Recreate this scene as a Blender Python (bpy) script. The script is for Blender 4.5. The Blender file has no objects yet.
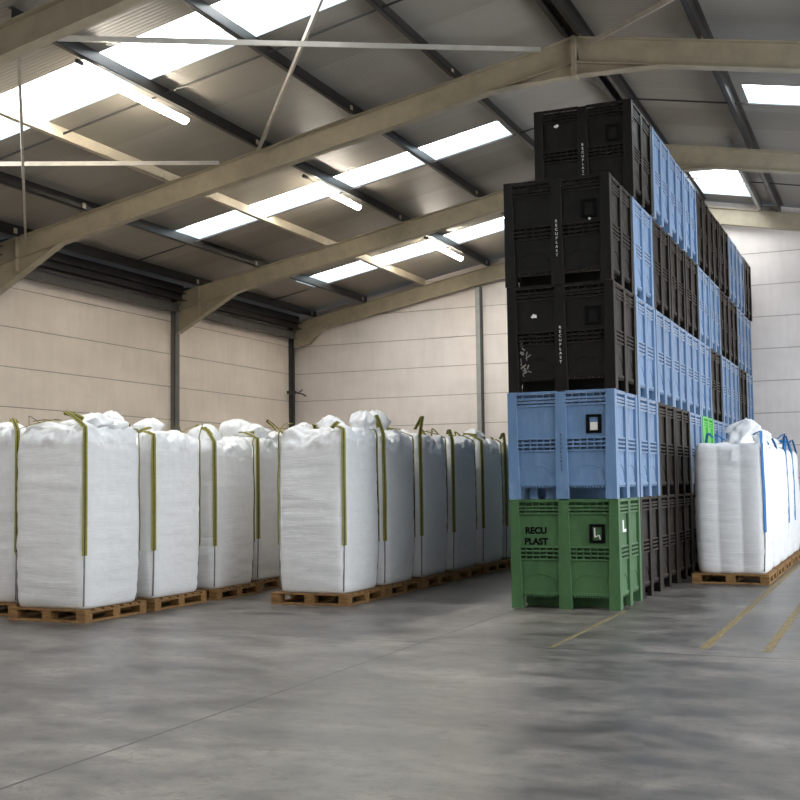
import bpy, bmesh, math, random
from mathutils import Vector, Matrix, noise
random.seed(7)
sc = bpy.context.scene
COL = sc.collection
PI = math.pi

# ------------------------------------------------------------------ materials
def new_mat(name):
    m = bpy.data.materials.new(name); m.use_nodes = True
    nt = m.node_tree
    return m, nt, nt.nodes['Principled BSDF']

def ramp(nt, fac, stops):
    r = nt.nodes.new('ShaderNodeValToRGB')
    el = r.color_ramp.elements
    while len(el) < len(stops): el.new(0.5)
    for e, (p, c) in zip(el, stops):
        e.position = p; e.color = (*c, 1) if len(c) == 3 else c
    nt.links.new(fac, r.inputs[0]); return r.outputs[0]

def coords(nt, scale=(1, 1, 1), kind='Object'):
    tc = nt.nodes.new('ShaderNodeTexCoord'); mp = nt.nodes.new('ShaderNodeMapping')
    mp.inputs['Scale'].default_value = scale
    nt.links.new(tc.outputs[kind], mp.inputs[0]); return mp.outputs[0]

def noise_tex(nt, vec, scale, detail=4, rough=.55):
    n = nt.nodes.new('ShaderNodeTexNoise'); n.inputs['Scale'].default_value = scale
    n.inputs['Detail'].default_value = detail; n.inputs['Roughness'].default_value = rough
    nt.links.new(vec, n.inputs['Vector']); return n.outputs['Fac']

def bump(nt, b, h, strength=.3, dist=.02):
    bn = nt.nodes.new('ShaderNodeBump'); bn.inputs['Strength'].default_value = strength
    bn.inputs['Distance'].default_value = dist
    nt.links.new(h, bn.inputs['Height']); nt.links.new(bn.outputs[0], b.inputs['Normal'])

def math_node(nt, op, a, b=None):
    n = nt.nodes.new('ShaderNodeMath'); n.operation = op
    for i, v in enumerate((a, b)):
        if v is None: continue
        if isinstance(v, (int, float)): n.inputs[i].default_value = v
        else: nt.links.new(v, n.inputs[i])
    return n.outputs[0]

def mixc(nt, fac, a, b, mode='MIX'):
    n = nt.nodes.new('ShaderNodeMix'); n.data_type = 'RGBA'; n.blend_type = mode
    if isinstance(fac, (int, float)): n.inputs[0].default_value = fac
    else: nt.links.new(fac, n.inputs[0])
    for i, v in ((6, a), (7, b)):
        if isinstance(v, tuple): n.inputs[i].default_value = (*v, 1)
        else: nt.links.new(v, n.inputs[i])
    return n.outputs[2]

def plain(name, col, rough=.5, metal=0, var=.12, nscale=6, spec=.5, bmp=0):
    m, nt, b = new_mat(name)
    v = coords(nt); n = noise_tex(nt, v, nscale, 5, .6)
    c0 = tuple(max(0, c * (1 - var)) for c in col); c1 = tuple(min(1, c * (1 + var)) for c in col)
    nt.links.new(ramp(nt, n, [(.3, c0), (.7, c1)]), b.inputs['Base Color'])
    b.inputs['Roughness'].default_value = rough; b.inputs['Metallic'].default_value = metal
    b.inputs['Specular IOR Level'].default_value = spec
    if bmp: bump(nt, b, noise_tex(nt, v, nscale * 6, 3), bmp, .01)
    return m

def emissive(name, col, strength):
    m, nt, b = new_mat(name)
    b.inputs['Base Color'].default_value = (.8, .8, .8, 1)
    b.inputs['Emission Color'].default_value = (*col, 1)
    b.inputs['Emission Strength'].default_value = strength
    return m

def floor_mat():
    m, nt, b = new_mat('power_floated_concrete')
    v = coords(nt)
    big = noise_tex(nt, coords(nt, (.55, .9, 1)), .8, 6, .62)
    mid = noise_tex(nt, coords(nt, (.8, 1.3, 1)), 2.2, 8, .68)
    fine = noise_tex(nt, v, 40, 4, .7)
    c = ramp(nt, big, [(.36, (.128, .113, .102)), (.5, (.190, .172, .157)), (.64, (.262, .238, .214))])
    c = mixc(nt, .75, c, ramp(nt, mid, [(.38, (.36, .35, .34)), (.5, (.66, .65, .64)), (.62, (.95, .93, .91))]), 'MULTIPLY')
    c = mixc(nt, .25, c, ramp(nt, fine, [(.35, (.45, .45, .45)), (.65, (1.1, 1.1, 1.1))]), 'MULTIPLY')
    wet = noise_tex(nt, coords(nt, (1.1, 1.5, 1)), 5.5, 8, .72)
    c = mixc(nt, .7, c, ramp(nt, wet, [(.36, (.42, .405, .40)), (.50, (.92, .92, .92)), (.66, (1.2, 1.18, 1.14))]), 'MULTIPLY')
    # dark tyre and drag marks, thin broken lines
    rd = noise_tex(nt, coords(nt, (.7, 1.1, 1)), 1.9, 5, .62)
    rl = math_node(nt, 'ABSOLUTE', math_node(nt, 'SUBTRACT', rd, .5))
    gate = math_node(nt, 'GREATER_THAN', mid, .49)
    c = mixc(nt, math_node(nt, 'MULTIPLY', gate, ramp(nt, rl, [(0, (.55, .55, .55)), (.008, (0, 0, 0))])), c, (.055, .05, .046))
    # pale scuffs
    sc_ = noise_tex(nt, coords(nt, (1.2, 4, 1)), 3.4, 6, .75)
    c = mixc(nt, ramp(nt, sc_, [(.66, (0, 0, 0)), (.76, (.35, .35, .35))]), c, (.42, .40, .37))
    # saw cut joints
    sp = nt.nodes.new('ShaderNodeSeparateXYZ'); tc = nt.nodes.new('ShaderNodeTexCoord')
    nt.links.new(tc.outputs['Object'], sp.inputs[0])
    mask = None
    for out, val, w in (('X', -3.87, .011), ('Y', 9.42, .013), ('X', .9, .01), ('X', -8.7, .01), ('Y', 3.9, .01)):
        d = math_node(nt, 'ABSOLUTE', math_node(nt, 'SUBTRACT', sp.outputs[out], val))
        k = math_node(nt, 'LESS_THAN', d, w)
        mask = k if mask is None else math_node(nt, 'MAXIMUM', mask, k)
    c = mixc(nt, mask, c, (.02, .018, .016))
    nt.links.new(c, b.inputs['Base Color'])
    nt.links.new(ramp(nt, mid, [(.3, (.30,) * 3), (.7, (.46,) * 3)]), b.inputs['Roughness'])
    b.inputs['Specular IOR Level'].default_value = .55
    bump(nt, b, fine, .06, .01)
    return m

def wall_mat(name, col):
    m, nt, b = new_mat(name)
    v = coords(nt)
    n = noise_tex(nt, coords(nt, (.5, .5, 1.0)), 1.1, 6, .6)
    s = noise_tex(nt, coords(nt, (2, 2, .35)), 3, 6, .65)
    c = ramp(nt, n, [(.28, tuple(x * .88 for x in col)), (.72, tuple(min(1, x * 1.06) for x in col))])
    c = mixc(nt, .35, c, ramp(nt, s, [(.25, (.80, .77, .73)), (.6, (1, 1, 1))]), 'MULTIPLY')
    # mortar stains
    st = noise_tex(nt, coords(nt, (.35, .35, 2.4)), 1.7, 5, .7)
    c = mixc(nt, ramp(nt, st, [(.68, (0, 0, 0)), (.80, (.35, .35, .35))]), c, tuple(x * .66 for x in col))
    nt.links.new(c, b.inputs['Base Color']); b.inputs['Roughness'].default_value = .85
    bump(nt, b, noise_tex(nt, v, 30, 3), .08, .01)
    return m

def sheet_mat():
    m, nt, b = new_mat('ribbed_roof_sheet')
    tc = nt.nodes.new('ShaderNodeTexCoord'); sp = nt.nodes.new('ShaderNodeSeparateXYZ')
    nt.links.new(tc.outputs['Object'], sp.inputs[0])
    w = math_node(nt, 'SINE', math_node(nt, 'MULTIPLY', sp.outputs['Y'], 2 * PI / .0667))
    fl = math_node(nt, 'FLOOR', math_node(nt, 'MULTIPLY', sp.outputs['Y'], .95))
    wn = nt.nodes.new('ShaderNodeTexWhiteNoise'); wn.noise_dimensions = '1D'
    nt.links.new(fl, wn.inputs['W'])
    c = ramp(nt, wn.outputs['Value'], [(0, (.30, .272, .228)), (1, (.37, .34, .29))])
    n = noise_tex(nt, coords(nt, (.5, .9, .5)), 1.0, 5, .6)
    c = mixc(nt, .5, c, ramp(nt, n, [(.3, (.70, .68, .64)), (.7, (1, 1, 1))]), 'MULTIPLY')
    nt.links.new(c, b.inputs['Base Color']); b.inputs['Roughness'].default_value = .42
    bump(nt, b, w, .22, .006)
    return m

def fabric_mat(name, col):
    m, nt, b = new_mat(name)
    n = noise_tex(nt, coords(nt, (.9, .9, 9)), 1.7, 3, .5)
    n2 = noise_tex(nt, coords(nt, (9, 9, 9)), 1.4, 4, .6)
    weave = noise_tex(nt, coords(nt, (1, 1, 6)), 60, 2)
    c = ramp(nt, n2, [(.3, tuple(x * .93 for x in col)), (.7, col)])
    nt.links.new(c, b.inputs['Base Color']); b.inputs['Roughness'].default_value = .55
    b.inputs['Specular IOR Level'].default_value = .3
    cr = math_node(nt, 'ABSOLUTE', math_node(nt, 'SUBTRACT', n, .5))
    cr = math_node(nt, 'MINIMUM', math_node(nt, 'MULTIPLY', cr, 14), 1)
    h = math_node(nt, 'ADD', math_node(nt, 'MULTIPLY', cr, .35), math_node(nt, 'MULTIPLY', n2, .6))
    bump(nt, b, h, .19, .02)
    b.inputs['Subsurface Weight'].default_value = 0
    return m

def wood_mat():
    m, nt, b = new_mat('pallet_wood')
    oi = nt.nodes.new('ShaderNodeObjectInfo')
    n = noise_tex(nt, coords(nt, (3, 18, 18)), 2.2, 6, .65)
    c = ramp(nt, n, [(.3, (.13, .062, .02)), (.55, (.28, .15, .048)), (.75, (.40, .23, .08))])
    c = mixc(nt, .35, c, ramp(nt, oi.outputs['Random'], [(0, (.62, .58, .52)), (1, (1.0, .96, .9))]), 'MULTIPLY')
    nt.links.new(c, b.inputs['Base Color']); b.inputs['Roughness'].default_value = .75
    bump(nt, b, n, .25, .01)
    return m

def plastic_mat(name, col, dirt, rough=.42, var=.22, sheen=.3, stint=(1, .95, .92)):
    m, nt, b = new_mat(name)
    oi = nt.nodes.new('ShaderNodeObjectInfo')
    n = noise_tex(nt, coords(nt, (2, 2, .7)), 2.2, 7, .65)
    g = noise_tex(nt, coords(nt, (7, 7, 2)), 2.5, 5, .7)
    c = ramp(nt, n, [(.3, tuple(x * (1 - var) for x in col)), (.7, tuple(min(1, x * (1 + var)) for x in col))])
    c = mixc(nt, ramp(nt, g, [(.52, (0, 0, 0)), (.78, (.45, .45, .45))]), c, dirt)
    c = mixc(nt, .5, c, ramp(nt, oi.outputs['Random'], [(0, (.80, .80, .80)), (1, (1, 1, 1))]), 'MULTIPLY')
    nt.links.new(c, b.inputs['Base Color'])
    b.inputs['Specular IOR Level'].default_value = .22
    b.inputs['Sheen Weight'].default_value = sheen; b.inputs['Sheen Roughness'].default_value = .28
    b.inputs['Sheen Tint'].default_value = (*stint, 1)
    nt.links.new(ramp(nt, g, [(.3, (rough,) * 3), (.8, (min(1, rough + .25),) * 3)]), b.inputs['Roughness'])
    bump(nt, b, noise_tex(nt, coords(nt, (1.6, 1.6, 1.1)), 2.4, 3, .5), .35, .06)
    return m

def worn_paint():
    m, nt, b = new_mat('worn_yellow_paint')
    n = noise_tex(nt, coords(nt, (9, 2.2, 1)), 3, 7, .75)
    c = ramp(nt, n, [(.42, (.12, .105, .085)), (.52, (.22, .155, .05)), (.68, (.34, .23, .055))])
    nt.links.new(c, b.inputs['Base Color']); b.inputs['Roughness'].default_value = .6
    return m

M = dict(
    floor=floor_mat(),
    wall=wall_mat('cream_wall_panel', (.90, .785, .675)),
    gable=wall_mat('pale_wall_panel', (.92, .835, .78)),
    groove=plain('groove_filler', (.30, .24, .19), .9),
    sheet=sheet_mat(),
    cream=plain('cream_steel_paint', (.42, .36, .255), .5, 0, .12, 4),
    cream2=plain('pale_cream_steel', (.62, .54, .40), .45, 0, .1, 4),
    dark=plain('dark_galvanised_steel', (.026, .023, .020), .38, 0, .25, 5, .5),
    eave=plain('grey_eave_steel', (.13, .12, .105), .6, 0, .2, 5),
    galv=plain('galvanised_steel', (.40, .40, .385), .4, .5, .18, 6),
    column=plain('grey_column_paint', (.16, .155, .14), .55, 0, .15, 5),
    corner=plain('dark_column_paint', (.05, .05, .048), .5, 0, .2, 5),
    post=plain('pale_grey_post', (.36, .36, .34), .5, 0, .12, 5),
    brace=plain('brace_steel', (.46, .42, .36), .45, .2, .12, 5),
    rod=plain('thin_rod_steel', (.07, .065, .06), .5, .4, .1, 5),
    reveal=plain('skylight_upstand', (.36, .44, .48), .5, 0, .06, 5),
    sky=emissive('skylight_daylight', (.93, .97, 1.0), 7.5),
    tube=emissive('fluorescent_diffuser', (1.0, .92, .78), 85),
    white_metal=plain('white_enamel', (.75, .74, .70), .4, 0, .05, 5),
    bag=fabric_mat('woven_white_bag', (.82, .81, .80)),
    bagtop=fabric_mat('skylit_white_liner', (.90, .90, .90)),  # thin cloth above the fill line, with skylight brightness put into its colour
    seam=plain('grey_seam', (.22, .22, .22), .8),
    olive=plain('olive_webbing', (.27, .245, .040), .7, 0, .2, 30),
    olive_dark=plain('dark_webbing_stripe', (.045, .026, .010), .75, 0, .2, 30),
    bluestrap=plain('blue_webbing', (.012, .13, .35), .65, 0, .2, 30),
    bluestrap2=plain('blue_webbing_light', (.02, .18, .45), .65, 0, .2, 30),
    wood=wood_mat(),
    black=plastic_mat('black_plastic', (.0058, .0047, .0038), (.020, .0155, .012), .36, .22, .26, (1, .80, .62)),
    blue=plastic_mat('blue_plastic', (.145, .25, .42), (.30, .38, .50), .42, .16, 1.0),
    green=plastic_mat('green_plastic', (.068, .155, .062), (.085, .15, .055), .45, .22),
    lime=plastic_mat('bright_green_plastic', (.16, .62, .13), (.30, .66, .25), .45, .12),
    ink=plain('black_ink', (.0035, .0035, .0035), .7, 0, .1, 6, .08),
    navy=plain('navy_ink', (.012, .03, .08), .6),
    paint=plain('white_ink', (.78, .77, .74), .6),
    card=plain('white_card', (.80, .77, .70), .7),
    paint_yellow=worn_paint(),
    tag=plain('white_tag', (.86, .86, .85), .6),
)

# ------------------------------------------------------------------ mesh tools
class MB:
    def __init__(s): s.v = []; s.f = []; s.m = []
    def add(s, vs, fs, mi=0):
        o = len(s.v); s.v += [tuple(x) for x in vs]
        for f in fs: s.f.append(tuple(o + i for i in f)); s.m.append(mi)
    def hexa(s, p, mi=0):           # p: 4 bottom (ccw from above) + 4 top
        s.add(p, [(3, 2, 1, 0), (4, 5, 6, 7), (0, 1, 5, 4), (1, 2, 6, 5), (2, 3, 7, 6), (3, 0, 4, 7)], mi)
    def box(s, x0, x1, y0, y1, z0, z1, mi=0):
        s.hexa([(x0, y0, z0), (x1, y0, z0), (x1, y1, z0), (x0, y1, z0), (x0, y0, z1), (x1, y0, z1), (x1, y1, z1), (x0, y1, z1)], mi)
    def bar(s, a, b, w, h, up=(0, 0, 1), mi=0):   # box from a to b, w sideways, h along up
        a = Vector(a); b = Vector(b); d = (b - a).normalized(); side = d.cross(Vector(up)).normalized(); u = side.cross(d).normalized()
        sx = side * w / 2; uy = u * h / 2
        s.hexa([a - sx - uy, a + sx - uy, b + sx - uy, b - sx - uy, a - sx + uy, a + sx + uy, b + sx + uy, b - sx + uy], mi)
    def tube(s, pts, r, n=8, mi=0, cap=True):
        pts = [Vector(p) for p in pts]; rings = []
        for i, p in enumerate(pts):
            d = (pts[min(i + 1, len(pts) - 1)] - pts[max(i - 1, 0)]).normalized()
            ref = Vector((0, 0, 1)) if abs(d.z) < .9 else Vector((1, 0, 0))
            a = d.cross(ref).normalized(); b = a.cross(d)
            rr = r[i] if isinstance(r, (list, tuple)) else r
            rings.append([p + (a * math.cos(2 * PI * k / n) + b * math.sin(2 * PI * k / n)) * rr for k in range(n)])
        vs = [q for R in rings for q in R]
        fs = [(i * n + k, i * n + (k + 1) % n, (i + 1) * n + (k + 1) % n, (i + 1) * n + k) for i in range(len(pts) - 1) for k in range(n)]
        if cap: fs += [tuple(range(n - 1, -1, -1)), tuple((len(pts) - 1) * n + k for k in range(n))]
        s.add(vs, fs, mi)
    def prism(s, poly, axis, t0, t1, mi=0):       # poly in the two other axes
        n = len(poly)
        def P(q, t):
            return {'x': (t, q[0], q[1]), 'y': (q[0], t, q[1]), 'z': (q[0], q[1], t)}[axis]
        s.add([P(q, t0) for q in poly] + [P(q, t1) for q in poly],
              [tuple(range(n)), tuple(range(2 * n - 1, n - 1, -1))] + [(k, k + n, (k + 1) % n + n, (k + 1) % n) for k in range(n)], mi)
    def build(s, name, mats, parent=None, smooth=False, bev=0, recalc=True):
        me = bpy.data.meshes.new(name); me.from_pydata(s.v, [], s.f)
        if not isinstance(mats, (list, tuple)): mats = [mats]
        for m in mats: me.materials.append(m)
        for p, mi in zip(me.polygons, s.m): p.material_index = mi; p.use_smooth = smooth
        if recalc or bev:
            bm = bmesh.new(); bm.from_mesh(me)
            if recalc: bmesh.ops.recalc_face_normals(bm, faces=bm.faces)
            if bev: bmesh.ops.bevel(bm, geom=bm.edges[:], offset=bev, segments=1, affect='EDGES', clamp_overlap=True)
            bm.to_mesh(me); bm.free()
        me.update()
        o = bpy.data.objects.new(name, me); COL.objects.link(o)
        if parent: o.parent = parent
        return o

def tag(o, label=None, cat=None, group=None, kind=None):
    if label: o['label'] = label
    if cat: o['category'] = cat
    if group: o['group'] = group
    if kind: o['kind'] = kind
    return o

def empty(name, loc=(0, 0, 0), rz=0):
    o = bpy.data.objects.new(name, None); COL.objects.link(o)
    o.empty_display_size = .2; o.location = loc; o.rotation_euler = (0, 0, rz); return o

def copy_tree(o, parent=None):
    c = o.copy(); COL.objects.link(c); c.parent = parent
    for ch in list(o.children): copy_tree(ch, c)
    return c

ORD = ['first', 'second', 'third', 'fourth', 'fifth', 'sixth', 'seventh', 'eighth', 'ninth', 'tenth', 'eleventh', 'twelfth']

# ------------------------------------------------------------------ building dimensions
XL, XR, YB, YF = -14.2, 6.52, 26.0, -4.0
RX, S = -3.84, .191
def ztop(x): return 7.467 - S * abs(x - RX)        # top of rafters
def zroof(x): return 7.667 - S * abs(x - RX)       # underside of roof sheets
FRAMES = [9.7, 15.14, 20.66, 25.85]

# floor
b = MB(); b.box(XL - .3, XR + .3, YF - .3, YB + .3, -.2, 0)
tag(b.build('floor', M['floor']), kind='structure')
# painted lines
for i, (x, y0, y1, w) in enumerate(((-1.52, 9.75, 25.5, .07), (-1.02, 9.75, 25.5, .075), (-2.72, 9.45, 12.3, .035))):
    b = MB(); b.box(x - w / 2, x + w / 2, y0, y1, -.005, .0015)
    tag(b.build('floor_marking', M['paint_yellow']),
        ['worn yellow floor line running beneath the pallets of the blue-strapped bags', 'worn yellow floor line on bare concrete, farthest right of the three', 'faint yellow floor line leading to the front of the green crate'][i], 'floor line', 'yellow lines painted on the floor')

# walls of horizontal panels
PITCH = .703
def wall_rows(b, x0, x1, y0, y1, zmax, gap=.012):
    k = 0
    while k * PITCH < zmax:
        z1 = min((k + 1) * PITCH - gap, zmax)
        b.box(x0, x1, y0, y1, k * PITCH, z1); k += 1
b = MB(); wall_rows(b, XL - .2, XL, YF, YB, 5.50)
bb = MB(); bb.box(XL - .22, XL - .02, YF, YB, 0, 5.5)
o = b.build('wall_left', M['wall'], bev=.004); tag(o, kind='structure'); bb.build('joint_filler', M['groove'], o)

def clip(poly, nx, nz, c):     # keep nx*x+nz*z<=c
    out = []
    for i, p in enumerate(poly):
        q = poly[(i + 1) % len(poly)]; a = nx * p[0] + nz * p[1] - c; d = nx * q[0] + nz * q[1] - c
        if a <= 0: out.append(p)
        if a * d < 0:
            t = a / (a - d); out.append((p[0] + t * (q[0] - p[0]), p[1] + t * (q[1] - p[1])))
    return out
def gable_rows(b, y0, y1, gap=.012, top=7.63):
    k = 0
    while k * PITCH < top:
        poly = [(XL, k * PITCH), (XR, k * PITCH), (XR, (k + 1) * PITCH - gap), (XL, (k + 1) * PITCH - gap)]
        poly = clip(poly, S, 1, top + S * RX); poly = clip(poly, -S, 1, top - S * RX)
        if len(poly) >= 3: b.prism(poly, 'y', y0, y1)
        k += 1
b = MB(); gable_rows(b, YB, YB + .2)
o = b.build('wall_back', M['gable'], bev=.004); tag(o, kind='structure')
bb = MB(); gable_rows(bb, YB + .02, YB + .22, 0); bb.build('joint_filler', M['groove'], o)
b = MB(); gable_rows(b, YF - .2, YF)
tag(b.build('wall_front', M['gable']), kind='structure')
# right wall; unseen opening added and stretched to side-light crates and bags
DY0, DY1, DZ = 5.0, 24.0, 4.7
b = MB(); wall_rows(b, XR, XR + .2, YF, DY0, 5.50); wall_rows(b, XR, XR + .2, DY1, YB, 5.50); b.box(XR, XR + .2, DY0, DY1, DZ, 5.50)
tag(b.build('wall_right', M['gable']), kind='structure')
# roof sheets with skylight openings
SKY = [  # x0, x1, y0, y1
    (-12.45, -5.75, 11.22, 12.3), (-12.3, -5.78, 17.62, 18.45), (-12.45, -5.78, 22.92, 23.93),
    (-1.93, 4.7, 17.57, 18.6), (-3.74, -2.56, 23.1, 25.4), (-1.93, 4.7, 11.22, 12.3),
    (-12.5, -5.8, 6.0, 7.1), (-1.93, 4.7, 6.0, 7.1), (-12.5, -5.8, .7, 1.8), (-1.93, 4.7, .7, 1.8)]
def slab(b, x0, x1, y0, y1, th=.10, off=0):
    def q(x, y, d): return (x, y, zroof(x) + d)
    b.hexa([q(x0, y0, off), q(x1, y0, off), q(x1, y1, off), q(x0, y1, off), q(x0, y0, th + off), q(x1, y0, th + off), q(x1, y1, th + off), q(x0, y1, th + off)])
b = MB()
for xa, xb in ((XL - .3, RX), (RX, XR + .3)):
    holes = sorted([h for h in SKY if xa <= h[0] and h[1] <= xb + .01], key=lambda h: h[2])
    y = YF - .3
    for h in holes:
        slab(b, xa, xb, y, h[2], .15)
        slab(b, xa, h[0], h[2], h[3], .15); slab(b, h[1], xb, h[2], h[3], .15); y = h[3]
    slab(b, xa, xb, y, YB + .3, .15)
tag(b.build('ceiling', M['sheet']), kind='structure')
for i, h in enumerate(SKY):
    b = MB(); slab(b, h[0] - .05, h[1] + .05, h[2] - .05, h[3] + .05, .02, .265)
    o = b.build('window_%d' % (i + 1), M['sky']); tag(o, kind='structure')
    r = MB(); t = .015
    slab(r, h[0], h[1], h[2], h[2] + t, .26, .003); slab(r, h[0], h[1], h[3] - t, h[3], .26, .003)
    slab(r, h[0], h[0] + t, h[2] + t, h[3] - t, .26, .003); slab(r, h[1] - t, h[1], h[2] + t, h[3] - t, .26, .003)
    # shallow inner lip on the far side
    r.build('upstand', M['reveal'], o)

# ------------------------------------------------------------------ portal frames
def ibeam(b, a, c, depth, w, up, tf=.016, tw=.012):
    a = Vector(a); c = Vector(c); d = (c - a).normalized(); up = Vector(up)
    up = (up - d * up.dot(d)).normalized()
    b.bar(a - up * (tf / 2), c - up * (tf / 2), w, tf, up)
    b.bar(a - up * (depth - tf / 2), c - up * (depth - tf / 2), w, tf, up)
    b.bar(a - up * depth / 2, c - up * depth / 2, tw, depth - 2 * tf, up)
FL = ['nearest roof frame, only its cream rafter showing at the top left corner', 'cream steel roof frame whose apex joint shows above the crate tower',
      'cream steel roof frame behind the crate tower, haunch on the left wall column', 'cream steel roof frame lying against the pale end wall']
for i, Y in enumerate(FRAMES):
    f = empty('portal_frame', (0, 0, 0)); tag(f, FL[i], 'roof frame', 'steel roof frames')
    fw = .17 if i < 3 else .12
    for sgn, xe, nm in ((-1, XL + .05, 'rafter'), (1, XR - .05, 'rafter')):
        m = MB(); ibeam(m, (xe, Y, ztop(xe)), (RX, Y, ztop(RX)), .36, fw, (0, 0, 1))
        # end plate and bolts at apex, stiffener near eave
        m.box(RX + sgn * .016 - .014, RX + sgn * .016 + .014, Y - fw / 2 - .01, Y + fw / 2 + .01, 6.9, 7.47)
        m.build(nm, M['cream'], f)
    # apex haunch
    if i < 3:
        m = MB(); hb = 6.93
        for sgn in (-1, 1):
            xh = RX + sgn * 1.15; zb = ztop(xh) - .355
            pr = [(RX, hb), (xh, zb), (RX, ztop(RX) - .33)]
            m.prism(pr, 'y', Y - .006, Y + .006)
            m.bar((RX, Y, hb), (xh, Y, zb), fw, .016, (0, 0, 1))
        m.build('apex_haunch', M['cream'], f)
    for sgn, xe in ((-1, XL), (1, XR)):
        m = MB()
        cx0 = xe - .03 if sgn < 0 else xe - .11
        m.box(cx0, cx0 + .14, Y - fw / 2, Y - fw / 2 + .016, 0, ztop(xe) - .1); m.box(cx0, cx0 + .14, Y + fw / 2 - .016, Y + fw / 2, 0, ztop(xe) - .1)
        m.box(cx0 + (.124 if sgn < 0 else 0), cx0 + (.14 if sgn < 0 else .016), Y - fw / 2, Y + fw / 2, 0, ztop(xe) - .1)
        m.build('column', M['corner'] if i == 3 else M['column'], f)
        if i < 3:
            m = MB(); xi = xe + sgn * -.15; xh = xe - sgn * 1.6
            zl = 4.66; zh = ztop(xh) - .355
            m.prism([(xi, zl), (xh, zh), (xi, ztop(xi) - .34)], 'y', Y - .006, Y + .006)
            m.bar((xi, Y, zl), (xh, Y, zh), fw, .016, (0, 0, 1))
            xs = xe - sgn * .68; m.box(xs - .012, xs + .012, Y - fw / 2, Y + fw / 2, ztop(xs) - .58, ztop(xs) - .0)
            m.build('eave_haunch', M['cream'], f)
        else:
            m = MB(); xi = xe - sgn * .15; xh = xe - sgn * 1.0
            m.prism([(xi, 4.88), (xi - sgn * .45, 4.96), (xh, ztop(xh) - .355), (xi, ztop(xi) - .34)], 'y', Y - .05, Y + .05)
            m.build('eave_haunch', M['cream'], f)
# gable post
g = empty('gable_post', (-9.07, YB - .075, 0)); tag(g, 'slim pale grey steel post standing against the end wall', 'post')
m = MB(); m.box(-.07, .04, -.07, .07, 0, ztop(-9.07) - .40); m.build('pale_flange', M['post'], g)
m = MB(); m.box(.04, .07, -.07, .07, 0, ztop(-9.07) - .40); m.build('dark_flange', M['corner'], g)
# small bracket on corner column
m = MB(); m.tube([(-13.98, 25.6, 3.72), (-13.9, 25.55, 3.74), (-13.78, 25.5, 3.68), (-13.66, 25.5, 3.66), (-13.55, 25.5, 3.60)], .02, 6); m.tube([(-13.78, 25.5, 3.68), (-13.62, 25.45, 3.76)], .014, 6)
m.box(-14.13, -13.96, 25.56, 25.74, 3.69, 3.76)
tag(m.build('wall_bracket', M['corner']), 'small dark bent metal bracket on the corner column', 'bracket')

# ------------------------------------------------------------------ purlins
PX = [-13.5, -12.07, -10.49, -8.8, -7.2, -5.6, -3.96, -3.72, -2.1, -.45, 1.2, 2.8, 4.35, 5.8]
PNAME = ['lowest', 'second up from the left eave', 'third up from the left eave', 'fourth up from the left eave', 'fifth up from the left eave', 'sixth up from the left eave', 'left of the ridge pair', 'right of the ridge pair',
         'first down the right slope', 'second down the right slope', 'third down the right slope', 'fourth down the right slope', 'fifth down the right slope', 'sixth down the right slope']
BAYN = ['nearest bay', 'middle bay', 'end bay']
proto = {}
for j in range(3):
    y0, y1 = FRAMES[j] + .0, FRAMES[j + 1] - (0 if j < 2 else -.15)
    for k, x in enumerate(PX):
        if k >= 10 : continue
        if j == 0 and k == 9: pass
        pale = (k == 2)
        m = MB(); L = y1 - y0; sg = -1 if x < RX else 1
        tilt = math.atan(S) * (1 if x < RX else -1)
        # Z section: web, top flange, bottom flange, lips
        h, w, t = .192, .07, .008
        m.box(-t / 2, t / 2, 0, L, -h, -.004); m.box(-w if sg < 0 else 0, 0 if sg < 0 else w, 0, L, -.012, -.004)
        m.box(0 if sg < 0 else -w, w if sg < 0 else 0, 0, L, -h, -h + t)
        m.box((w - t) if sg < 0 else -w, w if sg < 0 else -w + t, 0, L, -h, -h + .022)
        lab = ('pale cream' if pale else 'dark steel') + ' roof purlin, ' + PNAME[k] + ', in the ' + BAYN[j]
        o = m.build('purlin', M['cream2'] if pale else M['dark'])
        o.location = (x, y0, zroof(x)); o.rotation_euler = (0, -tilt * 0, 0)
        tag(o, lab, 'purlin', 'roof purlins')
        # cleat bolted where it meets the frame
        c = MB()
        c.box(.006 if sg < 0 else -.014, .014 if sg < 0 else -.006, L - .16 if j < 2 else L - .3, L - .08 if j < 2 else L - .22, -.195, -.06)
        c.build('cleat', M['cream2'], o)
# skylight trimmer in the end bay
m = MB(); m.box(-.03, .03, 0, 5.4, -.2, -.004); o = m.build('purlin', M['galv']); o.location = (-2.52, 20.6, zroof(-2.52))
tag(o, 'grey trimmer purlin edging the bright skylight beside the crate tower', 'purlin', 'roof purlins')
# eave rails, one set to each bay
for j in range(3):
    y0, y1 = FRAMES[j] + .1, FRAMES[j + 1] - .1
    r = empty('eave_rail', (0, 0, 0)); tag(r, 'dark double eave rail along the left wall top, ' + BAYN[j], 'eave rail', 'eave rails on the left wall')
    m = MB(); m.box(-14.1, -13.99, y0, y1, 5.10, 5.28); m.box(-13.99, -13.93, y0, y1, 5.10, 5.115); m.box(-13.99, -13.93, y0, y1, 5.265, 5.28); m.build('lower_channel', M['eave'], r)
    m = MB(); m.box(-13.95, -13.9, y0, y1, 5.33, 5.49); m.box(-13.9, -13.78, y0, y1, 5.33, 5.345); m.box(-13.9, -13.78, y0, y1, 5.475, 5.49); m.build('upper_channel', M['dark'], r)
    m = MB(); m.box(-14.15, -13.86, y0, y1, 5.51, 5.66); m.build('gutter_lining', M['dark'], r)

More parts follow.
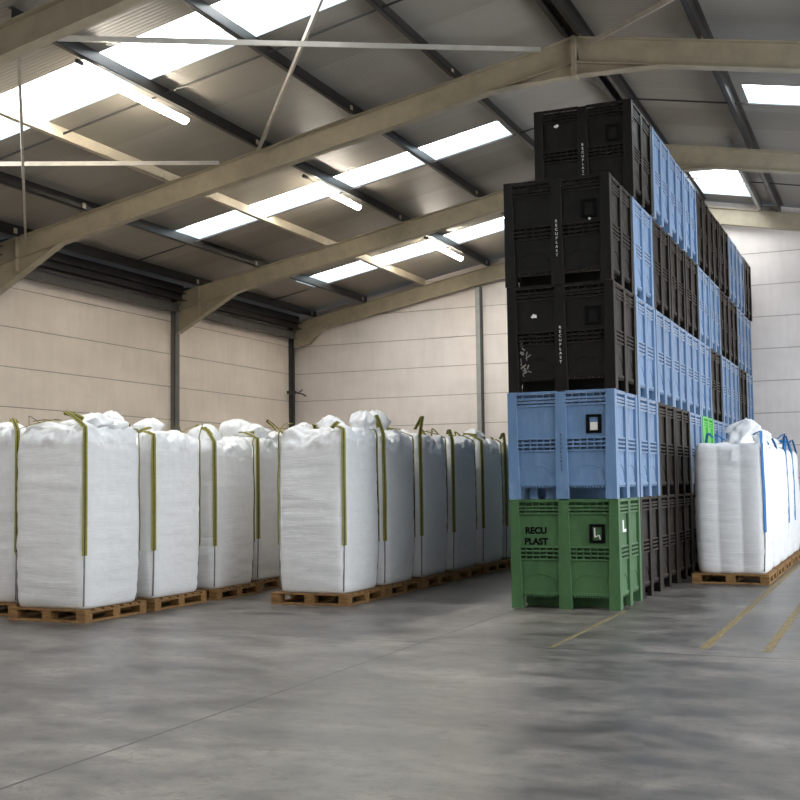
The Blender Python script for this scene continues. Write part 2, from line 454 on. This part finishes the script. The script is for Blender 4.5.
# sag rods
for j, y in enumerate((12.6, 18.25, 23.6)):
    for sg in (-1, 1):
        x0, x1 = (-13.6, -4.05) if sg < 0 else (-3.75, 5.8)
        m = MB(); m.bar((x0, y, zroof(x0) - .09), (x1, y, zroof(x1) - .09), .022, .022)
        tag(m.build('sag_rod', M['rod']), 'thin dark tie rod across the purlins, %s slope, %s' % ('left' if sg < 0 else 'right', BAYN[j]), 'tie rod', 'tie rods between purlins')
# wind braces between the nearest and second frames
for lab, a, c in (('flat steel roof brace rising from left to the apex joint', (-8.25, 9.8, ztop(-8.25) - .33), (-4.3, 15.05, ztop(-4.3) - .03)),
               ('flat steel roof brace crossing the long horizontal one', (-4.45, 9.8, ztop(-4.45) - .1), (-8.8, 15.05, ztop(-8.8) - .02)),
               ('near vertical steel roof brace at the left edge', (-8.78, 9.8, ztop(-8.78) - .38), (-13.3, 15.05, ztop(-13.3) - .08)),
               ('bright level steel roof brace running out at the left edge', (-13.3, 9.8, ztop(-13.3) - .16), (-9.5, 15.05, ztop(-9.5) + .01)),
               ('brown steel roof brace right of the apex joint', (.9, 9.8, ztop(.9) - .1), (-3.62, 15.05, ztop(-3.62) - .1))):
    m = MB(); m.bar(a, c, .035, .062, (0, -.2, 1)); tag(m.build('roof_brace', M['brace']), lab, 'brace', 'roof wind braces')

# ------------------------------------------------------------------ lamps
LL = ['lit fluorescent batten nearest the camera, under the first skylight strip', 'lit fluorescent batten in the middle bay, between the two roof frames', 'lit fluorescent batten closest to the end wall']
for i, (y0, y1) in enumerate(((11.35, 13.15), (17.1, 18.72), (22.45, 24.1))):
    x = -8.84
    zb = zroof(x) - .2
    f = empty('strip_light', (x, (y0 + y1) / 2, zb)); tag(f, LL[i], 'light', 'fluorescent strip lights')
    L = (y1 - y0) / 2
    m = MB(); m.box(-.05, .05, -L, L, -.075, -.045); m.build('housing', M['white_metal'], f, bev=.004)
    m = MB(); n = 10; pts = []
    prof = [(.062 * math.cos(PI + PI * k / n), -.075 + .065 * math.sin(PI + PI * k / n)) for k in range(n + 1)]
    m.prism(prof, 'y', -L + .01, L - .01); m.build('diffuser', M['tube'], f)
    for s in (-1, 1):
        m = MB(); m.box(-.02, .02, s * L * .6 - .015, s * L * .6 + .015, -.046, .0); m.build('bracket', M['galv'], f)
    m = MB(); m.tube([(.0, -L, -.055), (0, -L - .12, -.04), (.01, -L - .3, -.03), (.0, -L - .42, -.02)], .008, 6); m.tube([(0, -L - .40, -.02), (0, -L - .5, -.02)], .03, 8); m.build('cable', M['corner'], f)

# ------------------------------------------------------------------ crates
CW, CD, CH = 1.215, 1.19, 1.190
def crate_mesh(mat):
    b = MB(); H = CH
    for side in range(4):
        w = CW if side % 2 == 0 else CD; dep = CD if side % 2 == 0 else CW
        R = Matrix.Rotation(side * PI / 2, 4, 'Z')
        def P(u, d, z): return tuple(R @ Vector((u, -dep / 2 - d, z)))     # d<0 is inwards
        def fb(u0, u1, d0, d1, z0, z1, t0=None, t1=None):
            t0 = u0 if t0 is None else t0; t1 = u1 if t1 is None else t1
            b.hexa([P(u0, d1, z0), P(u1, d1, z0), P(u1, d0, z0), P(u0, d0, z0), P(t0, d1, z1), P(t1, d1, z1), P(t1, d0, z1), P(t0, d0, z1)])
        # corner post half on this face
        cb, ct = .125, .10
        b.hexa([P(-w / 2, 0, 0), P(-w / 2 + cb, 0, 0), P(-w / 2 + cb, -cb, 0), P(-w / 2, -cb, 0), P(-w / 2, 0, H), P(-w / 2 + ct, 0, H), P(-w / 2 + ct, -ct, H), P(-w / 2, -ct, H)])
        # centre post with raised edges
        fb(-.072, .072, -.06, -.004, 0, H - .01, -.056, .056)
        for sg in (-1, 1):
            ua, ub = (-w / 2 + .09, -.05) if sg < 0 else (.05, w / 2 - .09)
            fb(ua, ub, -.06, -.032, .155, .44 * H)                      # lower panel
            fb(ua, ub, -.06, -.032, .565 * H, H - .165)                 # upper panel
            fb(ua, ub, -.10, -.09, H - .17, H - .02)  # backing added behind the top slots to keep them dark
            fb(ua, ub, -.10, -.09, .43 * H, .57 * H)
            fb(ua, ub, -.05, -.006, H - .03, H)                         # rim
            for zz in (.068, .105, .145):
                fb(ua, ub, -.05, -.012, H - zz - .02, H - zz)
            for zz in (.44, .478, .516, .553):
                fb(ua, ub, -.05, -.014, zz * H, zz * H + .017)
            n = 6
            for k in range(1, n):
                uu = ua + (ub - ua) * k / n
                fb(uu - .006, uu + .006, -.05, -.022, .44 * H, .565 * H)
                fb(uu - .006, uu + .006, -.05, -.03, H - .165, H - .02)
            fb(ua, ub, -.06, -.02, .145, .175)                          # bottom lip
            for k in range(14):                                         # comb under the lip
                uu = ua + (ub - ua) * (k + .5) / 14
                fb(uu - .008, uu + .008, -.05, -.024, .122, .146)
            # moulded arch on the lower panel
            arc = []
            um = (ua + ub) / 2; rw = (ub - ua) / 2 - .05
            for k in range(11):
                t = PI * k / 10
                arc.append((um - rw * math.cos(t), .255 + .12 * math.sin(t)))
            for (u0, z0), (u1, z1) in zip(arc, arc[1:]):
                b.hexa([P(u0, -.026, z0 - .006), P(u1, -.026, z1 - .006), P(u1, -.04, z1 - .006), P(u0, -.04, z0 - .006), P(u0, -.026, z0 + .006), P(u1, -.026, z1 + .006), P(u1, -.04, z1 + .006), P(u0, -.04, z0 + .006)])
        # foot plates
    b.box(-CW / 2 + .05, CW / 2 - .05, -CD / 2 + .05, CD / 2 - .05, .15, .17)   # floor of the crate
    for x in ((-.36, -.18) if mat is M['blue'] else ()):
        for y in (-.43,):
            b.hexa([(x - .045, y - .045, .0), (x + .045, y - .045, 0), (x + .045, y + .045, 0), (x - .045, y + .045, 0), (x - .035, y - .035, .15), (x + .035, y - .035, .15), (x + .035, y + .035, .15), (x - .035, y + .035, .15)])
    b.box(-CW / 2 + .10, CW / 2 - .10, -.33, -.27, 0, .15); b.box(-CW / 2 + .10, CW / 2 - .10, .27, .33, 0, .15); b.box(.27, .33, -.27, .27, 0, .15); b.box(-.33, -.27, -.27, .27, 0, .15)  # runners added under the crate to block light in the fork openings
    o = b.build('crate_body', mat, bev=.0035)
    return o
CM = {k: crate_mesh(M[k]) for k in ('black', 'blue', 'green', 'lime')}

def text_mesh(txt, size, mat, name, parent, loc, rot, spacing=1.0, line=1.0, align='CENTER', bold=.0):
    cu = bpy.data.curves.new(name, 'FONT'); cu.body = txt; cu.size = size; cu.align_x = align; cu.align_y = 'CENTER'
    cu.extrude = .002; cu.space_line = line; cu.space_character = spacing; cu.offset = bold
    t = bpy.data.objects.new(name, cu); COL.objects.link(t)
    dg = bpy.context.evaluated_depsgraph_get(); me = bpy.data.meshes.new_from_object(t.evaluated_get(dg))
    bpy.data.objects.remove(t); me.materials.clear(); me.materials.append(mat)
    o = bpy.data.objects.new(name, me); COL.objects.link(o); o.parent = parent; o.location = loc; o.rotation_euler = rot
    return o

GRID = {0: ['green'] + ['black'] * 10,
        1: ['blue', 'blue', 'black', 'black', 'blue', 'lime', 'blue', 'blue', 'blue', 'black', 'blue'],
        2: ['black', 'blue', 'blue', 'blue', 'blue', 'blue', 'black', 'blue', 'blue', 'black', 'blue'],
        3: ['black', 'blue', 'black', 'black', 'black', 'blue', 'blue', 'black', 'black', 'blue', 'blue'],
        4: [None, 'black', 'blue', 'blue', 'blue', 'black', 'black', 'black', 'blue', 'blue', 'black']}
LAYER = ['bottom layer', 'second layer up', 'third layer up', 'fourth layer up', 'top layer']
CX, CY0, PITCHY = -2.766 - CW / 2, 12.31, 1.212
protoC = {}
for lay in range(5):
    for k in range(11):
        c = GRID[lay][k]
        if not c: continue
        body = CM[c].copy(); COL.objects.link(body); body.name = 'crate_body'
        root = empty('pallet_crate')
        body.parent = root
        jx = random.uniform(-.008, .008) + (.022 if lay == 4 else 0); jy = random.uniform(-.006, .006)
        root.location = (CX + jx, CY0 + CD / 2 + PITCHY * k + jy, lay * (CH + .003))
        root.rotation_euler = (0, 0, random.uniform(-.006, .006) + (.004 if k == 0 else 0))
        cn = {'black': 'black', 'blue': 'blue', 'green': 'green', 'lime': 'bright green'}[c]
        lab = '%s plastic pallet crate, %s, %s stack from the front' % (cn, LAYER[lay], ORD[k])
        if k == 0 and lay == 0: lab = 'green plastic pallet crate with black lettering at the foot of the tower'
        if k == 0 and lay == 1: lab = 'blue plastic pallet crate with white label card, directly on the front green crate'
        if k == 0 and lay == 2: lab = 'black plastic pallet crate with white scuffs, directly on the front blue crate'
        if k == 0 and lay == 3: lab = 'uppermost black plastic pallet crate of the front stack'
        if k == 1 and lay == 4: lab = 'black plastic pallet crate at the tower summit, set back from the front'
        if c == 'lime': lab = 'bright green plastic pallet crate among blue ones above the white bags'
        tag(root, lab, 'crate', 'plastic pallet crates in the tower')
        front = (k == 0) or (k == 1 and lay == 4)
        if front:
            yf = -CD / 2
            # document holder
            fr = MB(); u0, u1, z0, z1 = .28, .45, .715, .92
            for (a0, a1, d0, d1) in ((u0, u1, z0, z0 + .03), (u0, u1, z1 - .03, z1), (u0, u0 + .035, z0 + .03, z1 - .03), (u1 - .035, u1, z0 + .03, z1 - .03)):
                fr.box(a0, a1, yf + .014, yf + .034, d0, d1)
            fr.build('label_frame', M['ink'] if c != 'black' else M['ink'], root, bev=.003)
            cd = MB()
            if c == 'blue':
                cd.box(u0 + .045, u1 - .045, yf + .022, yf + .031, z0 + .032, z1 - .085); cd.build('label_card', M['card'], root)
            elif c == 'green':
                cd.bar((u0 + .055, yf + .026, z1 - .04), (u0 + .06, yf + .026, z0 + .06), .014, .006, (0, 1, 0)); cd.bar((u0 + .06, yf + .026, z0 + .065), (u0 + .105, yf + .026, z0 + .085), .012, .006, (0, 1, 0)); cd.bar((u0 + .105, yf + .026, z0 + .085), (u0 + .118, yf + .026, z0 + .04), .012, .006, (0, 1, 0))
                cd.build('label_card', M['paint'], root)
            if c == 'green':
                text_mesh('RECU', .098, M['ink'], 'lettering', root, (-.445, yf + .030, .845), (PI / 2, 0, 0), 1.0, 1, 'LEFT', .0045)
                text_mesh('PLAST', .098, M['ink'], 'lettering', root, (-.455, yf + .030, .725), (PI / 2, 0, 0), 1.0, 1, 'LEFT', .0045)
                lt = text_mesh('L', .17, M['paint'], 'lettering', root, (CW / 2 - .027, -.20, .88), (PI / 2, 0, PI / 2), 1, 1, 'CENTER', .008)
                lt.scale = (2.2, 1, 1)
            else:
                text_mesh('R\nE\nC\nU\nP\nL\nA\nS\nT', .043, M['paint'] if c == 'black' else M['navy'], 'lettering', root, (0, yf + .002, .51), (PI / 2, 0, 0), 1, 1.12, 'CENTER', .0)
            if c == 'black':
                def splash(u, z, s, seed):
                    rnd = random.Random(seed); q = MB()
                    pts = [(u + s * (.6 + .6 * rnd.random()) * math.cos(a), z + s * (.4 + .6 * rnd.random()) * math.sin(a)) for a in [2 * PI * i / 9 for i in range(9)]]
                    q.prism(pts, 'y', yf + .0295, yf + .033); return q
                if lay == 2:
                    splash(-.30, .85, .038, 3).build('paint_mark', M['paint'], root)
                    q = splash(-.45, .44, .028, 4)
                    rnd = random.Random(11)
                    for _ in range(16):
                        u0 = -.47 + rnd.random() * .13; z0 = .20 + rnd.random() * .32; l = .02 + .06 * rnd.random(); an = rnd.uniform(-1.2, 2.6)
                        q.bar((u0, yf + .031, z0), (max(-.49, min(-.1, u0 + l * math.cos(an))), yf + .031, z0 + l * math.sin(an)), .006 + .012 * rnd.random(), .003, (0, 1, 0))
                    q.build('scuff_mark', M['olive'] if False else plain('pale_scuff', (.26, .24, .21), .7), root)
                if lay == 4: splash(-.33, .98, .03, 5).build('paint_mark', M['paint'], root)
                if lay == 3: splash(.37, .70, .018, 6).build('paint_mark', M['paint'], root)
for o in CM.values(): bpy.data.objects.remove(o)

# ------------------------------------------------------------------ pallets
def make_pallet():
    W, L = 1.0, 1.05
    root = empty('pallet')
    m = MB()
    for i in range(7):
        y = -L / 2 + (L - .1) * i / 6; m.box(-W / 2, W / 2, y, y + .1, .113, .133)
    for x in (-W / 2, -.06, W / 2 - .12): m.box(x, x + .12, -L / 2, L / 2, .093, .113)
    m.build('deck', M['wood'], root, bev=.002)
    for x in (-W / 2, -.06, W / 2 - .12):
        for y in (-L / 2, -.06, L / 2 - .12):
            q = MB(); q.box(x, x + .12, y, y + .12, .022, .093); q.build('block', M['wood'], root, bev=.003)
    m = MB()
    for x in (-W / 2, -.05, W / 2 - .1): m.box(x, x + .1, -L / 2 + .1, L / 2 - .1, 0, .022)
    for y in (-L / 2, L / 2 - .1): m.box(-W / 2, W / 2, y, y + .1, 0, .022)
    m.build('bottom_deck', M['wood'], root, bev=.002)
    return root
pallet0 = make_pallet(); pallet_used = [False]
def pallet(x, y, rz, label, group):
    p = copy_tree(pallet0) if pallet_used[0] else pallet0
    pallet_used[0] = True
    p.location = (x, y, 0); p.rotation_euler = (0, 0, rz); tag(p, label, 'pallet', group); return p

# ------------------------------------------------------------------ big bags
def bag(x, y, z, rz, a, c, H, label, group, seed, strap='olive', loops=None, spout=None, baffle=False, lump=.07, top=1.0):
    """a, c half widths; H height of the shoulder"""
    rnd = random.Random(seed); off = Vector((rnd.uniform(-50, 50), rnd.uniform(-50, 50), rnd.uniform(-50, 50)))
    root = empty('bulk_bag', (x, y, z), rz); tag(root, label, 'bulk bag', group)
    N = 128; p = 9
    def sec(th, zz):
        cs, sn = math.cos(th), math.sin(th)
        r = (abs(cs) ** p + abs(sn) ** p) ** (-1 / p)
        ux, uy = r * cs, r * sn
        t = max(0, min(1, zz / H))
        bulge = .035 * math.sin(PI * min(1, t * 1.02)) ** .8
        # face bulge: strongest mid-face
        k = min(abs(ux), abs(uy)); bl = bulge * (1 - k ** 2)
        if baffle: bl = bulge * .5 + .017 * abs(math.cos(1.5 * PI * (k if abs(ux) > abs(uy) else k) * (1 if ux * uy >= 0 else -1))) ** .7 - .012
        nx = (1 if abs(ux) >= abs(uy) else 0) * (1 if ux > 0 else -1); ny = (1 if abs(uy) > abs(ux) else 0) * (1 if uy > 0 else -1)
        w = 1 - .035 * max(0, (.25 - t) / .25)         # a little narrower at the foot
        return Vector((ux * a * w + nx * bl, uy * c * w + ny * bl, zz))
    prof = [(0, .93), (.006, .965), (.03, .99), (.07, 1)]
    nz = 46
    for i in range(1, nz): prof.append((.07 + (H - .11) * i / nz, 1))
    prof += [(H - .03, 1.0), (H, .995), (H + .03, .985), (H + .06, .975), (H + .09, .965), (H + .12, .95), (H + .145, .93), (H + .165, .90), (H + .18, .86), (H + .19, .81), (H + .195, .75), (H + .198, .69), (H + .2, .62), (H + .202, .55), (H + .205, .47), (H + .21, .39), (H + .215, .31), (H + .22, .22), (H + .225, .13), (H + .225, .05)]
    prof = [(q[0] if q[0] <= H else H + (q[0] - H) * top, q[1]) for q in prof]
    vs, fs = [], []
    for (zz, s) in prof:
        for k in range(N):
            th = 2 * PI * (k + .5) / N; q = sec(th, min(zz, H)); q.x *= s; q.y *= s; q.z = zz
            side = 1 if zz < H - .02 else 0
            if zz <= H - .02:
                d = noise.noise(Vector((q.x * 2.2, q.y * 2.2, zz * 13)) + off) * .0085 + noise.noise(Vector((q.x * 1.5, q.y * 1.5, zz * 2.2)) + off) * .014
                d += abs(noise.noise(Vector((q.x * 3, q.y * 3, zz * 22)) - off)) * .006
                dirn = Vector((q.x, q.y, 0)).normalized()
                fade = min(1, zz / .1)
                q += dirn * d * fade
            else:
                kk = min(abs(q.x) / a / s, abs(q.y) / c / s)
                g = Vector((q.x * 4.0, q.y * 4.0, zz * 3)) + off
                n1 = noise.noise(g); n2 = abs(noise.noise(g * 2.1)); n3 = noise.noise(g * 4.3)
                q.z += .07 * kk ** 4 * min(1, (zz - H + .02) / .16)
                tt = min(1, max(0, zz - H + .02) / .16)
                rad = Vector((q.x, q.y, 0)).normalized() * (.055 * n1 + .05 * (.3 - n2) + .02 * n3) * top * min(1, (zz - H + .02) / .07) * (1 - min(1, kk) ** 5)
                q += rad
                q.z += tt * (lump * n1 + lump * .9 * (.35 - n2) + .018 * n3)
                q.x += tt * .035 * n3; q.y += tt * .035 * n2 - .01 * tt
            vs.append(q)
    R = len(prof)
    fs = [(i * N + k, i * N + (k + 1) % N, (i + 1) * N + (k + 1) % N, (i + 1) * N + k) for i in range(R - 1) for k in range(N)]
    fs.append(tuple(range(N - 1, -1, -1))); fs.append(tuple((R - 1) * N + k for k in range(N)))
    m = MB(); m.add(vs, fs)
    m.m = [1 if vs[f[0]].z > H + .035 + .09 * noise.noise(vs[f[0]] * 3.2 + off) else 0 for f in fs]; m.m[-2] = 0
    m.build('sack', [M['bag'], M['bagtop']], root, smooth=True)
    # gathered spout / loose cloth on top
    for si, (sx, sy, h, w, lx, ly) in enumerate(spout or [(0, 0, .2, .16, .05, 0)]):
        m = MB(); n = 40; rows = 16; vs = []
        for i in range(rows):
            t = i / (rows - 1)
            rr = w * (1.15 - .38 * math.sin(PI * min(1, t / .62)) * (1 if t < .62 else 0)) if t < .62 else w * (1.15 - .95 * ((t - .62) / .38) ** 1.8)
            for k in range(n):
                th = 2 * PI * k / n
                g = Vector((math.cos(th) * 1.4, math.sin(th) * 1.4, t * 2.2 + si * 7)) + off
                fold = 1 + .38 * noise.noise(g * 1.6) + .22 * noise.noise(g * 3.7) + .16 * math.sin(th * 5 + 3 * noise.noise(g) + t * 2)
                zz = H + .12 * top + t * h * 1.05 + .09 * noise.noise(g * 1.5 + Vector((9, 0, 0))) * t * (1 - .75 * t * t) * (h / .2)
                vs.append((sx + lx * t + rr * fold * math.cos(th), sy + ly * t + rr * fold * math.sin(th) * .8, zz))
        fs = [(i * n + k, i * n + (k + 1) % n, (i + 1) * n + (k + 1) % n, (i + 1) * n + k) for i in range(rows - 1) for k in range(n)]
        fs += [tuple(range(n - 1, -1, -1)), tuple((rows - 1) * n + k for k in range(n))]
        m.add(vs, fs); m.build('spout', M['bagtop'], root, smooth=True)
    # corner straps, loops and seams: corner 0 front right, 1 front left, 2 back right, 3 back left
    corners = [(1, -1), (-1, -1), (1, 1), (-1, 1)]
    mats = [M['olive'], M['olive_dark']] if strap == 'olive' else [M['bluestrap'], M['bluestrap2']]
    zs = H * .33
    for ci, (sx, sy) in enumerate(corners):
        th = math.atan2(sy, sx)
        out = Vector((sx, sy, 0)).normalized(); wd = Vector((-out.y, out.x, 0)) * (1 if sx * sy < 0 else -1)
        def cp(zz, e=.014):
            q = sec(th, min(zz, H)); q.z = zz
            d = noise.noise(Vector((q.x * 1.5, q.y * 1.5, zz * 2.2)) + off) * .014
            return q + out * (e + d)
        if (loops or {}).get(ci, 1) is False: continue
        lp = (loops or {}).get(ci, (rnd.uniform(-.07, .03), rnd.uniform(-.03, .07), rnd.uniform(.12, .24)))
        path = [cp(zs + (H + .16 * top - zs) * i / 14, .015) for i in range(15)]
        base = cp(H, .004); base.z = H + .04 + .17 * top
        if lp:
            ax, ay, az = lp
            apex = base + Vector((ax, ay, az))
            path += [base, base.lerp(apex, .35) + Vector((0, 0, .012)), base.lerp(apex, .7) + Vector((0, 0, .012)), apex]
            back = base + Vector((-sx * .12, -sy * .12, .09))
            path += [apex + Vector((-sx * .025, -sy * .02, -.012)), apex.lerp(back, .5) + Vector((0, 0, .005)), back]
        else: path += [base]
        ribbon(path, wd, .050 if strap == 'olive' else .042, mats, 'lifting_loop', root)
        m = MB(); m.tube([cp(.03 + (zs - .03) * i / 8, .004) for i in range(9)], .0085, 6)
        m.build('corner_seam', M['seam'], root, smooth=True)
    return root

def ribbon(path, wd, w, mats, name, parent):
    m = MB(); vs = []
    for i, q in enumerate(path):
        d = (path[min(i + 1, len(path) - 1)] - path[max(i - 1, 0)])
        d = d.normalized() if d.length > 1e-6 else Vector((0, 0, 1))
        side = (wd - d * wd.dot(d))
        side = side.normalized() if side.length > .1 else wd.normalized()
        nn = side.cross(d).normalized() * .0025
        for f in (-.5, -.12, .12, .5): vs.append(q + side * w * f + nn)
        for f in (.5, .12, -.12, -.5): vs.append(q + side * w * f - nn)
    n = 8; fs = []; ms = []
    for i in range(len(path) - 1):
        for k in range(n):
            fs.append((i * n + k, i * n + (k + 1) % n, (i + 1) * n + (k + 1) % n, (i + 1) * n + k)); ms.append(1 if k in (1, 5) else 0)
    fs += [tuple(range(n - 1, -1, -1)), tuple((len(path) - 1) * n + k for k in range(n))]; ms += [0, 0]
    m.add(vs, fs); m.m = ms
    return m.build(name, mats, parent)

PH = .133
G1, G2, G3, G0 = 'white bags in the left front row', 'white bags in the middle row', 'white bags with blue straps', 'white bags behind the left row'
# left front row: x, y, half widths, height, loops...
row1 = [
    (-8.17, 10.12, .475, .49, 1.67, 0, 'white bulk bag at the near end of the left row, strap up its front corner',
     {0: (-.24, -.02, .17), 1: (.45, .1, .10), 2: (-.22, .05, .02), 3: (.1, -.1, .1)}, [(.12, .05, .25, .20, .05, 0), (-.22, .1, .10, .16, 0, 0), (.28, .2, .19, .13, .03, 0)]),
    (-8.15, 11.30, .47, .49, 1.63, .0, 'white bulk bag second in the left row, between two others',
     {0: (-.16, -.06, .04), 1: (.02, .1, .06), 2: (.02, .06, .16), 3: (0, 0, .1)}, [(.10, -.05, .14, .15, .1, 0), (-.2, .22, .30, .17, .1, 0)]),
    (-8.10, 12.50, .46, .49, 1.58, .0, 'white bulk bag third in the left row, at the gap',
     {0: (-.16, .02, .19), 1: (.0, .1, .12), 2: (.0, .05, .10), 3: (.1, 0, .17)}, [(.02, .0, .32, .16, -.03, 0), (-.25, .1, .14, .13, 0, 0)]),
    (-8.24, 13.75, .47, .48, 1.66, .0, 'white bulk bag standing in shade beyond the gap, left of the middle row',
     {0: (-.26, .0, .10), 1: (.1, .0, .14), 2: (-.34, .0, .30), 3: (.1, 0, .1)}, [(-.18, 0, .36, .20, .02, 0), (.12, -.05, .30, .17, .04, 0), (.34, .2, .2, .11, .0, 0)]),
]
PL1 = ['wooden pallet under the nearest bag of the left row', 'wooden pallet under the second bag of the left row', 'wooden pallet under the third bag of the left row, beside the gap', 'shaded wooden pallet under the bag beyond the gap']
for i, (x, y, a, c, H, rz, lab, lp, sp) in enumerate(row1):
    pallet(x - .01, y + .03, rz, PL1[i], 'pallets in the left rows')
    bag(x, y, PH, rz, a, c, H, lab, G1, 20 + i, 'olive', lp, sp)
# row behind, against the left wall
row0 = [(-9.33, 10.42, 1.68, 'white bulk bag cut off by the left edge', {0: (-.12, .05, .14), 2: (-.2, 0, .12)}, [(-.1, 0, .2, .2, 0, 0)]),
        (-9.36, 11.6, 1.72, 'white bulk bag behind the nearest one, only its crumpled top showing', {0: (.03, .0, .1), 2: (.02, 0, .12)}, [(.0, 0, .26, .24, .06, 0), (.2, .25, .34, .17, .12, 0)]),
        (-9.34, 12.78, 1.70, 'white bulk bag behind the second of the left row, top just showing', {}, [(.15, 0, .16, .2, .04, 0)]),
        (-9.3, 13.95, 1.68, 'white bulk bag behind the third of the left row, mostly hidden', {}, [(.1, 0, .2, .2, 0, 0)])]
PL0 = ['wooden pallet under the bag cut off by the left edge', 'wooden pallet hidden behind the nearest bag of the left row', 'wooden pallet hidden behind the second bag of the left row', 'wooden pallet hidden behind the third bag of the left row']
for i, (x, y, H, lab, lp, sp) in enumerate(row0):
    pallet(x, y + .02, 0, PL0[i], 'pallets in the left rows')
    bag(x, y, PH, 0, .45, .46, H, lab, G0, 40 + i, 'olive', lp, sp)
# middle row
row2y = [12.38, 13.52, 14.72, 15.93, 17.2, 18.35]
lab2 = ['white bulk bag at the near end of the middle row, yellow strap on its corner', 'white bulk bag second in the middle row', 'white bulk bag third in the middle row', 'white bulk bag fourth in the middle row, in shade', 'white bulk bag fifth in the middle row, in deep shade', 'white bulk bag last seen in the middle row, beside the crate tower']
sp2 = [[(.02, .0, .26, .15, .0, 0), (.27, .3, .32, .13, .05, 0), (-.36, .05, .2, .10, 0, 0)], [(.0, .1, .40, .16, .05, 0)], [(.1, .0, .14, .16, .0, 0)], [(0, 0, .16, .15, 0, 0)], [(.1, 0, .28, .16, .05, 0)], [(.1, 0, .12, .2, 0, 0)]]
lp2 = [{0: (-.13, 0, .03), 1: (.06, .06, .09), 2: (-.05, .0, .03)}, {0: (-.10, .02, .24), 2: (-.34, -.1, .12), 1: (.3, 0, .06)}, {0: (.03, .03, .26), 2: (-.3, -.1, .1)}, {0: (-.05, .02, .15), 2: (-.2, 0, .1)}, {0: (-.28, 0, .13), 2: (-.1, 0, .05)}, {}]
for i, y in enumerate(row2y):
    pallet(-6.29, y + .02, 0, ['wooden pallet under the near end bag of the middle row', 'wooden pallet under the second bag of the middle row', 'wooden pallet under the third bag of the middle row', 'shaded wooden pallet under the fourth bag of the middle row', 'shaded wooden pallet under the fifth bag of the middle row', 'wooden pallet hidden under the last bag of the middle row'][i], 'pallets in the middle row')
    bag(-6.275, y, PH, 0,   .45, .495, 1.68 - (.0 if i == 0 else .02 * (i % 2)), lab2[i], G2, 60 + i, 'olive', lp2[i], sp2[i])
# right row
lab3 = ['white quilted bulk bag with a tag, nearest of the blue-strapped row', 'white bulk bag second in the blue-strapped row', 'white bulk bag third in the blue-strapped row', 'white bulk bag fourth in the blue-strapped row', 'white bulk bag fifth in the blue-strapped row']
for i in range(5):
    y = 16.36 + 1.18 * i
    pallet(-2.09, y + .0, 0, ['wooden pallet under the tagged bag beside the crates', 'wooden pallet under the second blue-strapped bag', 'wooden pallet under the third blue-strapped bag', 'wooden pallet under the fourth blue-strapped bag', 'wooden pallet under the fifth blue-strapped bag'][i], 'pallets in the right row')
    r = bag(-2.07, y, PH, 0, .455, .46, 1.66, lab3[i], G3, 80 + i, 'blue',
            [{0: (.0, .02, .14), 1: False, 3: (.05, -.1, .16), 2: (-.12, -.16, .14)}, {0: False, 1: False, 2: (-.05, -.3, .14)}, {0: False, 1: False}, {0: (.0, .3, .14), 1: False}, {1: False}][i],
            [[(.02, .15, .36, .20, .16, 0), (.30, .35, .24, .12, .02, 0)], [(.2, -.1, .26, .16, .05, 0)], [(.15, 0, .2, .18, 0, 0)], [(0, 0, .2, .2, 0, 0)], [(0, 0, .2, .2, 0, 0)]][i], True, .035, .3)
    if i == 0:
        m = MB(); m.hexa([(.04, -.53, 1.50), (.13, -.53, 1.49), (.13, -.52, 1.49), (.04, -.52, 1.50), (.05, -.495, 1.63), (.08, -.495, 1.63), (.08, -.485, 1.63), (.05, -.485, 1.63)])
        m.build('paper_tag', M['tag'], r)

# ------------------------------------------------------------------ light
w = bpy.data.worlds.new('World'); sc.world = w; w.use_nodes = True
bg = w.node_tree.nodes['Background']; bg.inputs[0].default_value = (.75, .86, 1, 1); bg.inputs[1].default_value = .8
def area(name, loc, rot, sx, sy, power, col):
    l = bpy.data.lights.new(name, 'AREA'); l.shape = 'RECTANGLE'; l.size = sx; l.size_y = sy; l.energy = power; l.color = col
    o = bpy.data.objects.new(name, l); COL.objects.link(o); o.location = loc; o.rotation_euler = rot; return o
# added area lamp for daylight from the right, set in the unseen opening
area('added_side_daylight', (XR + .1, (DY0 + DY1) / 2, DZ / 2), (0, PI / 2, 0), DZ, DY1 - DY0, 1000, (.86, .93, 1.0))

# ------------------------------------------------------------------ camera
YAW, PIT, ROL = [math.radians(a) for a in (23.30, 4.14, -.723)]
cy, sy, cp_, sp_ = math.cos(YAW), math.sin(YAW), math.cos(PIT), math.sin(PIT)
fv = Vector((-sy * cp_, cy * cp_, sp_)); rv = Vector((cy, sy, 0)); uv = rv.cross(fv)
c_, s_ = math.cos(ROL), math.sin(ROL)
right = c_ * rv + s_ * uv; up = -s_ * rv + c_ * uv
cam = bpy.data.cameras.new('Camera'); cam.sensor_width = 36; cam.lens = 36 * 1149.84 / 800; cam.clip_end = 200
co = bpy.data.objects.new('Camera', cam); COL.objects.link(co)
mw = Matrix.Identity(4)
for i in range(3):
    mw[i][0] = right[i]; mw[i][1] = up[i]; mw[i][2] = -fv[i]
mw[0][3], mw[1][3], mw[2][3] = 0, 0, 1.3886
co.matrix_world = mw
sc.camera = co
sc.view_settings.view_transform = 'Standard'; sc.view_settings.look = 'None'
sc.view_settings.exposure = .32; sc.view_settings.gamma = 1; sc.view_settings.use_curve_mapping = False
